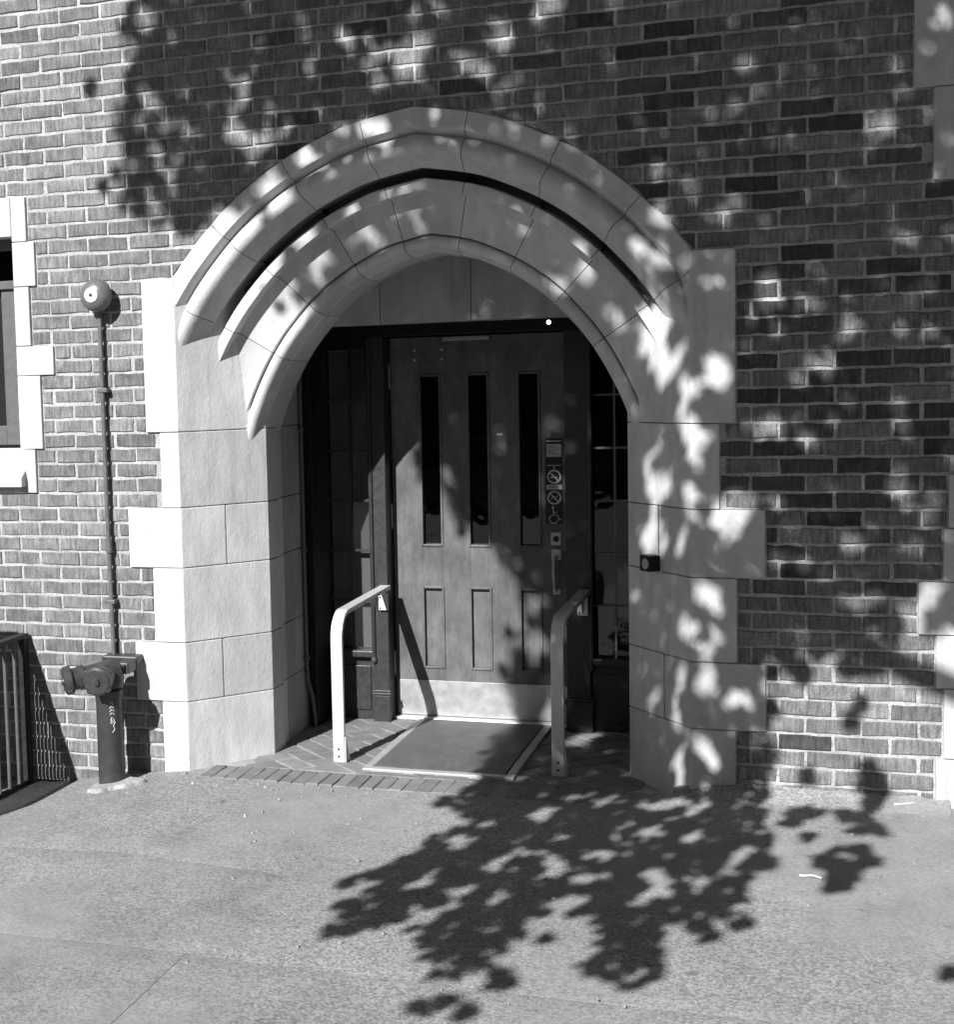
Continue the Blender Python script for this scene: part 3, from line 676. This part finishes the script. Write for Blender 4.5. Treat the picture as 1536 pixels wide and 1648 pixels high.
# ------------------------------------------------------------------ fire department standpipe
sp_ = thing('fire_standpipe', 'dark two-inlet fire standpipe rising from pavement beside brick wall', 'standpipe', (-1.425, -.19, -.04))
px, py = -1.425, -.19
MB().lathe((px, py, -.08), (0, 0, 1), [(0, .060), (.43, .060), (.44, .063), (.47, .063), (.475, .055)], 32).build('pipe', SIAM, sp_, smooth=True)
MB().lathe((px, py, .392), (0, 0, 1), [(0, .05), (.012, .066), (.05, .072), (.095, .066), (.118, .05), (.128, .02)], 28).build('body', SIAM, sp_, smooth=True)
for di, ln in ((Vector((-.80, -.58, -.14)), .185), (Vector((.13, -1, -.10)), .135)):
    o0 = Vector((px, py, .470))+di.normalized()*.02
    a = MB().lathe(o0, di, [(0, .05), (ln*.45, .047), (ln*.47, .055), (ln*.62, .055), (ln*.64, .05), (ln*.78, .05)], 28).build('inlet', SIAM, sp_, smooth=True)
    dn = di.normalized(); c_ = MB().lathe(o0+dn*ln*.78, di, [(0, .060), (.006, .065), (.03, .064), (.038, .054), (.038, .018), (.047, .015), (.048, .004)], 28).build('inlet_cap', SIAM, a, smooth=True)
    sd = dn.cross(Vector((0, 0, 1))).normalized(); ux = sd.cross(dn)
    for an in (40, 220, 310):
        q = o0+dn*(ln*.78+.02)+(sd*math.cos(math.radians(an))+ux*math.sin(math.radians(an)))*.062
        MB().lathe(q-dn*.012, dn, [(0, .006), (.004, .010), (.022, .010), (.026, .005)], 10).build('cap_lug', SIAM, c_, smooth=True)
MB().box(px+.015, px+.085, -.165, -.075, .455, .508).box(px-.085, px+.09, -.078, -.0, .482, .520).build('wall_bracket', SIAM, sp_, bevel=.008)
MB().box(px+.052, px+.074, -.178, -.160, .470, .498).build('bracket_nut', BLACK, sp_, bevel=.003)
# painted scrawl on the pipe, facing the street
M = MB()
def onpipe(a, z, r=.0612): t = math.radians(a); return (px+r*math.sin(t), py-r*math.cos(t), z)
for pts in ([(30, .335), (36, .345), (42, .335), (34, .325)], [(26, .315), (34, .325), (44, .318)], [(26, .300), (36, .312), (46, .302)], [(28, .288), (36, .296), (46, .288)], [(30, .262), (34, .276), (42, .268), (48, .250), (40, .238), (46, .222), (36, .206)], [(42, .25), (36, .262)], [(34, .276), (30, .248), (36, .25)]):
    M.tube([onpipe(a, z) for a, z in pts], .0022, 6)
M.build('scrawl', GREYP, sp_, smooth=True)
M = MB(); n = 30; lo = []; hi = []
for k in range(n):
    t = 2*math.pi*k/n; r = .116+.018*math.sin(3*t+1)+.010*math.sin(7*t); e = 1.25 if math.cos(t-.4) > 0 else 1
    x, y = px+.01+r*math.cos(t)*e, py-.035+r*math.sin(t)*1.05; lo.append((x, y, gz(x, y)-.03)); hi.append((px+.01+(x-px-.01)*.86, py-.03+(y-py+.03)*.86, gz(x, y)+.017))
M.prism(lo, hi); M.build('cement_collar', MORTAR, sp_, bevel=.006)

# ------------------------------------------------------------------ iron railing at the left edge
ir = thing('iron_railing', 'black iron railing standing out from wall at left edge', 'railing', (-1.94, -.7, -.07))
RX = -1.945; RB = -.16
MB().box(RX-.024, RX+.024, -1.45, -.012, .578, .598).build('top_rail', IRON, ir, bevel=.003)
MB().box(-3.3, -2.19, -.97, -.94, RB-.1, 1.24).build('added_shade_panel', IRON, ir, bevel=.003)  # added panel out of view, there to shade the wall behind the railing
MB().box(RX-.012, RX+.012, -1.45, -.012, RB+.045, RB+.065).build('bottom_rail', IRON, ir, bevel=.002)
for y in (-.03, -1.43): MB().box(RX-.018, RX+.018, y-.018, y+.018, RB-.05, .5775).build('post', IRON, ir, bevel=.002)
for i in range(15):
    y = -.115-i*.088
    MB().tube([(RX, y, RB+.06), (RX, y, .25), (RX, y, .30), (RX, y, .579)], .0085, 8).build('baluster', SASH, ir, smooth=True)  # paler than the iron rails: sunlight on the bars put into their colour

# ------------------------------------------------------------------ windows with stone surrounds
def window(side, blocks, xin, xout, z0, z1, label, lower):
    t = thing('stone_window', label, 'window', ((xin+xout)/2, .05, z0))
    for k, (c0, c1, x) in enumerate(blocks):
        a, b = sorted((x, xin+side*.0)); zt = cz(c0)-.0015; zb = cz(c1)+.0015 if c1 < 54 else -.2
        MB().box(a, b, YF, .20, zb, zt).build('surround_stone', STONE, t, bevel=.004)
    a, b = sorted((xin, xout))
    zt = cz(blocks[0][0])-.0015
    MB().box(a+.002, b-.002, YF, .20, z1, zt).build('lintel_stone', STONE, t, bevel=.004)
    xf = xout+(xout-xin)/abs(xout-xin)*.19; p, q = sorted((xout, xf))
    zb = cz(blocks[-1][1]) if blocks[-1][1] < 54 else -.2
    MB().box(p, q, YF, .20, zb, zt).build('surround_stone', STONE, t, bevel=.004)
    MB().box(a-.0, b+.0, YF-.001, .20, zb+.002 if zb > 0 else -.2, z0-.092).build('apron_stone', STONE, t, bevel=.004)
    s0, s1 = (a-.02, b+.024) if side < 0 else (a-.024, b+.02)
    zf = z0+.10
    M = MB(); M.prism([(s0, -.055, z0-.09), (s1, -.055, z0-.09), (s1, .16, z0-.09), (s0, .16, z0-.09)], [(s0, -.055, z0-.045), (s1, -.055, z0-.045), (s1, .16, zf+.01), (s0, .16, zf+.01)]); M.build('sill', STONE, t, bevel=.004)
    fy = .085; fr = MB()
    fr.box(a, a+.04, fy, .16, zf, z1).box(b-.04, b, fy, .16, zf, z1).box(a+.04, b-.04, fy+.001, .16, z1-.05, z1)
    f = fr.build('frame', SASH, t, bevel=.003)
    zl = z0+(z1-z0)*.80
    MB().box(a+.041, a+.13, fy+.012, .15, zf, zl).box(b-.13, b-.041, fy+.012, .15, zf, zl).box(a+.13, b-.13, fy+.0125, .15, zf, zf+.09).build('lower_sash', SASH, t, bevel=.003)
    zm = z0+(z1-z0)*.80
    MB().box(a+.041, b-.041, fy-.006, .15, zm-.019, zm+.02).build('meeting_rail', SASH, t, bevel=.003)
    MB().box(a+.041, b-.041, .12, .124, zm+.02, z1-.05).build('pane', GLASS, t); MB().box(a+.131, b-.131, .118, .122, z0+.19, zm-.02).build('pane', GLASS, t)
    if lower: MB().box(a+.131, b-.131, .128, .134, z0+.19, zm-.02).build('blind', BLIND, t)
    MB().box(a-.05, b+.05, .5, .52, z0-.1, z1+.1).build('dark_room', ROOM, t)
    return t
window(-1, WL, -1.925, -2.86, 1.375, 2.432, 'small sash window with toothed stone surround at left edge', True)
window(1, WR, 2.13, 3.06, .95, 2.75, 'tall window whose toothed quoin stones show at right edge', False)

# ------------------------------------------------------------------ cement fillet, litter
ft = MB()
n = 40; lo = []
for k in range(n+1):
    x = 1.0+1.02*k/n; d0 = .055+.02*math.sin(k*.9)+.012*math.sin(k*2.3)
    y0 = -.10-d0
    ft.v += [(x, y0, gz(x, y0)-.004), (x, -.04, gz(x, 0)+.016), (x, .012, gz(x, 0)+.038+.006*math.sin(k*1.3))]
for k in range(n): b = k*3; ft.f += [(b, b+3, b+4, b+1), (b+1, b+4, b+5, b+2)]
o = ft.build('cement_fillet', CONCRETE, pav, smooth=True)
def litter(name, label, cat, p0, p1, r, z):
    a = Vector((p0[0], p0[1], gz(*p0)+z)); b = Vector((p1[0], p1[1], gz(*p1)+z)); M = MB(); mid = (a+b)/2+Vector((0, .004, .004))
    t = thing(name, label, cat, ((a+b)/2)[:]); M.tube([a, mid, b], [r, r*.9, r], 8).build('paper', WHITE, t, smooth=True)
    d = (b-a).normalized(); MB().tube([a-d*r*3, a+d*.001], r*1.15, 8).build('tip', GREYP, t, smooth=True)
litter('drinking_straw', 'long white straw on the ground beside wall base at right', 'straw', (1.835, -.055), (1.972, -.012), .0045, .012)
litter('cigarette_butt', 'short white cigarette end lying on smooth concrete patch', 'cigarette', (1.503, -.905), (1.563, -.912), .004, .008)
for k, (x, y, s) in enumerate(((1.535, -.235, .007), (1.665, -.455, .006), (-1.02, -.22, .006), (-.62, -.62, .006))):
    p = []
    for q in range(7): t_ = q*2*math.pi/7; p.append((x+s*math.cos(t_)*(1+.3*math.sin(q*5+k)), y+s*math.sin(t_)*(1+.3*math.cos(q*3+k))))
    o = MB().prism([(u, v_, gz(u, v_)-.003) for u, v_ in p], [(x+(u-x)*.6, y+(v_-y)*.6, gz(u, v_)+.006) for u, v_ in p]).build('pebble', WHITE)
    tag(o, ('white pebble in the tree shadow close to right wall', 'white pebble just above the short cigarette end', 'white pebble on sunlit concrete near left porch corner', 'lone white pebble on open sunlit concrete at left')[k], 'pebble', 'white pebbles on the pavement')

M = MB(); rg = random.Random(5)
for k in range(420):
    if k % 3 == 0: x = rg.uniform(-2.0, 2.1); y = -.02-abs(rg.gauss(0, .07)); x = x if abs(x) > 1.1 else x*.9; y = y-(.11 if abs(x) < 1.05 else 0)
    else: x = rg.uniform(-1.9, 2.2); y = rg.uniform(-2.7, -.15)
    s = rg.choice((.003, .003, .004, .005, .008)); a = rg.uniform(0, 3); z = gz(x, y)+.002
    p = [(x+s*math.cos(a+q*1.57)*(1+.4*math.sin(q*3+k)), y+s*math.sin(a+q*1.57), z-.004) for q in range(4)]
    M.prism(p, [(x+(u-x)*.5, y+(v_-y)*.5, z+s*.6) for u, v_, w_z in p])
o = M.build('grit', CEMENT); tag(o, 'scattered grit and tiny stone chips lying on the pavement', 'grit', kind='stuff')

# ------------------------------------------------------------------ street tree behind the camera, whose crown shades the wall
MAIN=[(-1.20,4.01),(-1.27,3.52),(-1.33,3.34),(-1.36,3.27),(-1.34,3.16),(-1.35,3.09),(-1.32,3.02),(-1.38,2.96),(-1.40,2.84),(-1.37,2.76),(-1.41,2.70),(-1.37,2.54),(-1.31,2.49),(-1.25,2.44),(-1.15,2.42),(-1.03,2.37),(-0.92,2.43),(-0.78,2.49),(-0.65,2.48),(-0.72,2.35),(-0.70,2.24),(-0.62,2.05),(-0.52,1.93),(-0.43,1.86),(-0.22,1.72),(-0.13,1.50),(-0.09,1.34),(-0.16,1.19),(-0.19,1.03),(-0.08,0.54),(0.09,0.19),(0.14,-0.02),(0.14,-0.19),(0.37,-0.31),(0.32,-0.44),(0.33,-0.61),(0.29,-0.77),(0.28,-0.90),(0.41,-0.89),(0.37,-1.00),(0.38,-1.06),(0.45,-1.07),(0.45,-1.21),(0.59,-1.16),(0.63,-1.07),(0.72,-1.13),(0.82,-1.23),(0.94,-1.35),(1.07,-1.35),(1.02,-1.22),(1.06,-1.10),(1.09,-0.98),(1.22,-1.03),(1.29,-1.24),(1.35,-1.26),(1.46,-1.35),(1.49,-1.33),(1.54,-1.25),(1.53,-1.15),(1.44,-1.06),(1.47,-0.98),(1.57,-1.00),(1.60,-0.87),(1.61,-0.79),(1.54,-0.67),(1.56,-0.50),(1.49,-0.38),(1.48,-0.16),(1.37,0.00),(1.40,0.27),(1.36,0.28),(1.39,0.53),(1.51,0.60),(1.69,0.64),(1.84,0.67),(2.03,0.72),(2.70,0.90),(3.40,1.30),(3.60,3.00),(3.30,4.10),(1.50,4.60),(-0.60,4.40)]
BLOBS=[(-1.50,3.05,0.03,0.03),(1.51,0.55,0.05,0.03),(1.64,0.57,0.04,0.03),(1.75,0.57,0.04,0.03),(1.71,0.44,0.02,0.03),(1.67,0.37,0.03,0.02),(1.36,0.41,0.04,0.03),(1.53,0.14,0.04,0.03),(1.73,0.19,0.02,0.03),(1.74,0.12,0.04,0.05),(1.55,-0.10,0.08,0.07),(1.73,-0.08,0.09,0.07),(1.81,-0.21,0.06,0.05),(1.80,-0.44,0.12,0.11),(1.80,-0.59,0.06,0.07),(1.55,-0.18,0.04,0.04),(1.62,-0.30,0.02,0.04),(1.48,-0.36,0.08,0.07),(1.55,-0.52,0.04,0.06),(1.76,0.08,0.06,0.09),(1.11,-1.33,0.04,0.05),(1.02,-1.48,0.04,0.04),(1.13,-1.49,0.02,0.02),(2.26,-1.08,0.02,0.04),(1.62,-0.90,0.02,0.03),(2.26,-1.45,0.08,0.05)]
HOLES=[(-1.21,3.34,0.04,0.03),(-1.21,3.29,0.04,0.03),(-1.09,3.24,0.02,0.04),(-1.21,2.97,0.03,0.04),(-1.08,3.00,0.02,0.04),(-1.13,2.88,0.02,0.04),(-1.04,2.85,0.04,0.04),(-1.09,2.72,0.03,0.04),(-1.12,2.63,0.03,0.04),(-1.19,2.77,0.03,0.03),(-1.22,2.49,0.04,0.03),(-0.79,3.02,0.03,0.04),(-0.70,3.16,0.02,0.02),(-0.76,2.95,0.02,0.03),(-0.82,2.81,0.03,0.06),(-0.68,2.85,0.03,0.04),(-0.58,2.82,0.03,0.06),(-0.73,2.73,0.03,0.04),(-0.47,3.06,0.02,0.03),(-0.23,3.14,0.05,0.03),(-0.19,3.06,0.05,0.03),(-0.34,3.15,0.02,0.03),(-0.02,3.19,0.03,0.02),(0.02,3.12,0.03,0.02),(-0.07,3.07,0.04,0.03),(-0.05,3.01,0.06,0.03),(-0.17,2.95,0.04,0.03),(0.34,3.13,0.03,0.03),(0.36,3.06,0.06,0.03),(0.49,3.13,0.04,0.03),(0.55,3.19,0.05,0.02),(0.22,3.00,0.05,0.02),(0.16,3.05,0.02,0.02),(0.29,2.96,0.03,0.03),(0.37,2.88,0.03,0.03),(-0.19,2.79,0.05,0.05),(-0.33,2.78,0.03,0.04),(-0.39,2.60,0.03,0.03),(-0.50,2.67,0.04,0.04),(-0.65,2.57,0.06,0.04),(-0.31,2.66,0.03,0.02),(0.40,2.68,0.04,0.02),(1.25,2.72,0.03,0.03),(1.77,2.65,0.06,0.05),(1.48,2.85,0.04,0.02),(1.00,2.47,0.03,0.02),(1.26,2.38,0.04,0.03),(1.17,2.33,0.05,0.03),(1.85,2.17,0.03,0.03),(1.94,2.15,0.03,0.03),(1.38,2.10,0.04,0.03),(1.36,2.03,0.05,0.03),(1.43,1.98,0.07,0.02),(1.66,1.87,0.03,0.03),(1.94,1.86,0.03,0.03),(1.92,2.02,0.04,0.03),(1.48,1.71,0.05,0.03),(1.58,1.70,0.04,0.03),(1.85,1.55,0.03,0.04),(1.38,1.50,0.08,0.03),(1.52,1.43,0.05,0.03),(1.82,1.27,0.04,0.05),(1.39,1.22,0.05,0.03),(1.95,1.20,0.03,0.04),(1.88,1.05,0.05,0.03),(1.65,1.07,0.04,0.03),(1.41,1.00,0.05,0.03),(1.73,0.83,0.05,0.04),(1.47,0.74,0.05,0.03),(1.95,0.86,0.04,0.05),(1.89,0.76,0.03,0.07),(0.95,2.35,0.05,0.04),(0.95,2.19,0.05,0.04),(-0.58,2.45,0.04,0.07),(-0.37,2.56,0.02,0.04),(-0.23,2.62,0.02,0.04),(-0.14,2.61,0.02,0.05),(0.33,2.51,0.02,0.04),(0.47,2.27,0.04,0.03),(0.57,2.33,0.05,0.04),(0.87,2.23,0.05,0.07),(0.90,2.01,0.07,0.12),(0.92,1.83,0.04,0.08),(1.02,1.83,0.02,0.05),(1.18,1.70,0.04,0.09),(1.08,1.67,0.03,0.04),(0.84,1.52,0.03,0.06),(0.86,1.33,0.03,0.15),(0.95,1.36,0.04,0.06),(0.91,1.58,0.02,0.04),(1.03,1.56,0.03,0.05),(1.09,1.43,0.05,0.11),(0.87,1.18,0.04,0.11),(1.08,1.21,0.03,0.11),(1.18,1.18,0.04,0.05),(1.25,1.21,0.05,0.05),(1.20,1.08,0.05,0.08),(1.01,1.04,0.03,0.05),(0.85,0.87,0.02,0.06),(1.15,0.88,0.06,0.09),(1.05,0.72,0.06,0.05),(1.13,0.52,0.04,0.15),(1.01,0.52,0.04,0.07),(0.88,0.51,0.02,0.05),(1.26,0.43,0.04,0.06),(0.99,0.39,0.03,0.07),(1.13,0.21,0.05,0.07),(1.03,0.16,0.03,0.07),(0.58,-0.20,0.05,0.06),(0.64,-0.03,0.05,0.05),(0.75,-0.06,0.04,0.05),(0.45,-0.50,0.04,0.04),(0.68,-0.64,0.04,0.06),(0.52,-0.80,0.04,0.04),(0.71,-0.89,0.03,0.03),(0.84,-0.86,0.03,0.03),(0.71,-0.96,0.04,0.03),(0.70,-1.04,0.04,0.03),(0.80,-0.54,0.07,0.03),(0.98,-0.51,0.09,0.04),(0.91,-0.65,0.03,0.05),(1.05,-0.68,0.03,0.04),(1.04,-0.88,0.07,0.04),(1.03,-1.00,0.04,0.05),(1.12,-1.00,0.03,0.05),(1.30,-0.77,0.07,0.04),(1.41,-0.69,0.03,0.05),(1.43,-0.95,0.04,0.03),(0.98,-0.07,0.06,0.06),(1.16,-0.11,0.06,0.05),(1.05,-0.31,0.05,0.05),(1.25,-0.37,0.04,0.04),(1.24,-0.63,0.04,0.04),(1.45,-0.54,0.03,0.05),(0.29,0.65,0.06,0.10),(0.04,0.89,0.03,0.09),(-0.54,1.97,0.06,0.09),(-0.57,1.81,0.08,0.13),(-0.04,1.22,0.05,0.08),(-0.01,1.44,0.05,0.04),(-0.20,2.24,0.02,0.04)]

def inside(x, z, P):
    c = False; j = len(P)-1
    for i in range(len(P)):
        if (P[i][1] > z) != (P[j][1] > z) and x < (P[j][0]-P[i][0])*(z-P[i][1])/(P[j][1]-P[i][1])+P[i][0]: c = not c
        j = i
    return c
tree = thing('street_tree', 'broad-leaved street tree beside the pavement, its shadow dappling the doorway', 'tree', (3.9, -7.4, -.1))
rnd = random.Random(11)
def crown_point(x, z, ds):
    s = max(3.6, (3.55-z)/.93)+ds
    return Vector((x-SX*s, -s, z+SZ*s))
LV, LF = [], []
LS = [(0, -.5), (.16, -.42), (.42, -.40), (.33, -.18), (.52, .08), (.27, .10), (.22, .30), (0, .55), (-.22, .30), (-.27, .10), (-.52, .08), (-.33, -.18), (-.42, -.40), (-.16, -.42)]
def leaf(c, size):
    nrm = (-sun_dir+Vector((rnd.gauss(0, .45), rnd.gauss(0, .45), rnd.gauss(0, .45)))).normalized()
    a = nrm.orthogonal().normalized(); b = nrm.cross(a); t = rnd.uniform(0, 2*math.pi); u = a*math.cos(t)+b*math.sin(t); v = nrm.cross(u); k = len(LV)
    for p, q in LS: LV.append(tuple(c+u*p*size+v*q*size+nrm*(-.25*abs(p)*size*abs(p)*2)))
    LV.append(tuple(c+nrm*.02*size)); n = len(LS)
    for i in range(n): LF.append((k+n, k+i, k+(i+1) % n))
twigs = []
def blocked(x, z, m):
    for hx, hz, rx, rz in HOLES:
        f_ = .95 if (.8 < hx < 1.3 and .1 < hz < 2.3) else 1
        if ((x-hx)/(rx*f_+m))**2+((z-hz)/(rz*f_+m))**2 < 1: return True
    return False
step = .046
x = -1.7
while x < 3.8:
    z = -1.7
    while z < 4.8:
        for rep in range(1):
            xx = x+rnd.uniform(-.5, .5)*step; zz = z+rnd.uniform(-.5, .5)*step
            if not inside(xx, zz, MAIN) or blocked(xx, zz, .013 if zz < .05 else .012): continue
            if rnd.random() < (.03 if zz < .2 else .05): continue
            edge = not all(inside(xx+dx, zz+dz, MAIN) for dx, dz in ((.06, 0), (-.06, 0), (0, .06), (0, -.06)))
            c = crown_point(xx, zz, rnd.uniform(0, .6) if zz < .2 else rnd.uniform(.3, 3.2))
            gap = math.sin(xx*23+1.3*math.sin(zz*17))*math.sin(zz*27+1.1*math.sin(xx*19))
            if gap > (.90 if zz < .1 else .99): continue
            leaf(c, rnd.uniform(.088, .112) if not edge else rnd.uniform(.060, .082))
            if edge and rnd.random() < (.12 if zz < .3 else .22): leaf(crown_point(xx+rnd.uniform(-.09, .09), zz+rnd.uniform(-.09, .09), rnd.uniform(0, .4)), .075)
            if rnd.random() < .07: twigs.append(c)
        z += step
    x += step
for bx_, bz_, rx, rz in BLOBS:
    k = max(1, int(rx*rz*3.14/.0028))
    for i in range(k+1):
        t = rnd.uniform(0, 6.28); q = math.sqrt(rnd.random())*.75
        c = crown_point(bx_+q*rx*math.cos(t), bz_+q*rz*math.sin(t), rnd.uniform(0, .6)); leaf(c, rnd.uniform(.08, .11) if rx > .03 else .085)
    twigs.append(c)
# the rest of the crown, towards and beyond the trunk
for i in range(5200):
    t = rnd.uniform(0, 6.28); ph = math.acos(rnd.uniform(-1, 1)); q = rnd.random()**.4
    c = Vector((3.6+2.6*q*math.sin(ph)*math.cos(t), -8.2+2.3*q*math.sin(ph)*math.sin(t), 6.6+2.4*q*math.cos(ph)))
    xs = c.x-SX*c.y; zs = c.z+SZ*c.y
    if xs < 2.25 and zs < 3.6: continue
    leaf(c, rnd.uniform(.09, .13))
    if i % 60 == 0: twigs.append(c)
me = bpy.data.meshes.new('crown'); me.from_pydata(LV, [], LF); me.update(); me.materials.append(LEAF)
o = bpy.data.objects.new('crown', me); COL.objects.link(o); adopt(o, tree); o['kind'] = 'stuff'
MB().tube([(3.9, -7.4, -.3), (3.88, -7.4, .6), (3.8, -7.38, 1.8), (3.72, -7.42, 3.0), (3.6, -7.5, 4.2), (3.5, -7.6, 5.6), (3.5, -7.8, 7.4)], [.26, .20, .175, .16, .14, .10, .04], 14).build('trunk', BARK, tree, smooth=True)
limbs = [[(3.7, -7.42, 3.1), (3.0, -7.0, 3.9), (2.0, -6.5, 4.4), (.8, -6.1, 4.6), (-.4, -5.8, 5.0), (-1.6, -5.5, 5.6)],
         [(3.65, -7.45, 3.8), (2.9, -6.6, 4.6), (2.0, -5.8, 5.2), (1.0, -5.3, 5.6), (0, -5.0, 5.9)],
         [(3.6, -7.5, 4.4), (3.2, -6.4, 5.2), (2.4, -5.4, 5.6), (1.6, -4.9, 5.7)],
         [(3.55, -7.55, 4.9), (4.3, -8.4, 6.0), (5.0, -9.2, 6.8)], [(3.55, -7.6, 5.2), (3.0, -8.8, 6.4), (2.6, -9.6, 7.2)]]
LP = []
for L in limbs:
    n = len(L); MB().tube(L, [.075*(1-k/n)+.016 for k in range(n)], 8).build('limb', BARK, tree, smooth=True)
    for a, b in zip(L, L[1:]):
        for k in range(5): LP.append(Vector(a).lerp(Vector(b), k/5))
M = MB()
for c in twigs:
    p = min(LP, key=lambda q: (q-c).length); mid = (p+c)/2+Vector((rnd.uniform(-.1, .1), rnd.uniform(-.1, .1), rnd.uniform(.0, .15)))
    if (p-c).length < .7: M.tube([p, mid, c], [.009, .006, .003], 4, caps=False)
tw = M.build('twigs', BARK, tree); tw['kind'] = 'stuff'
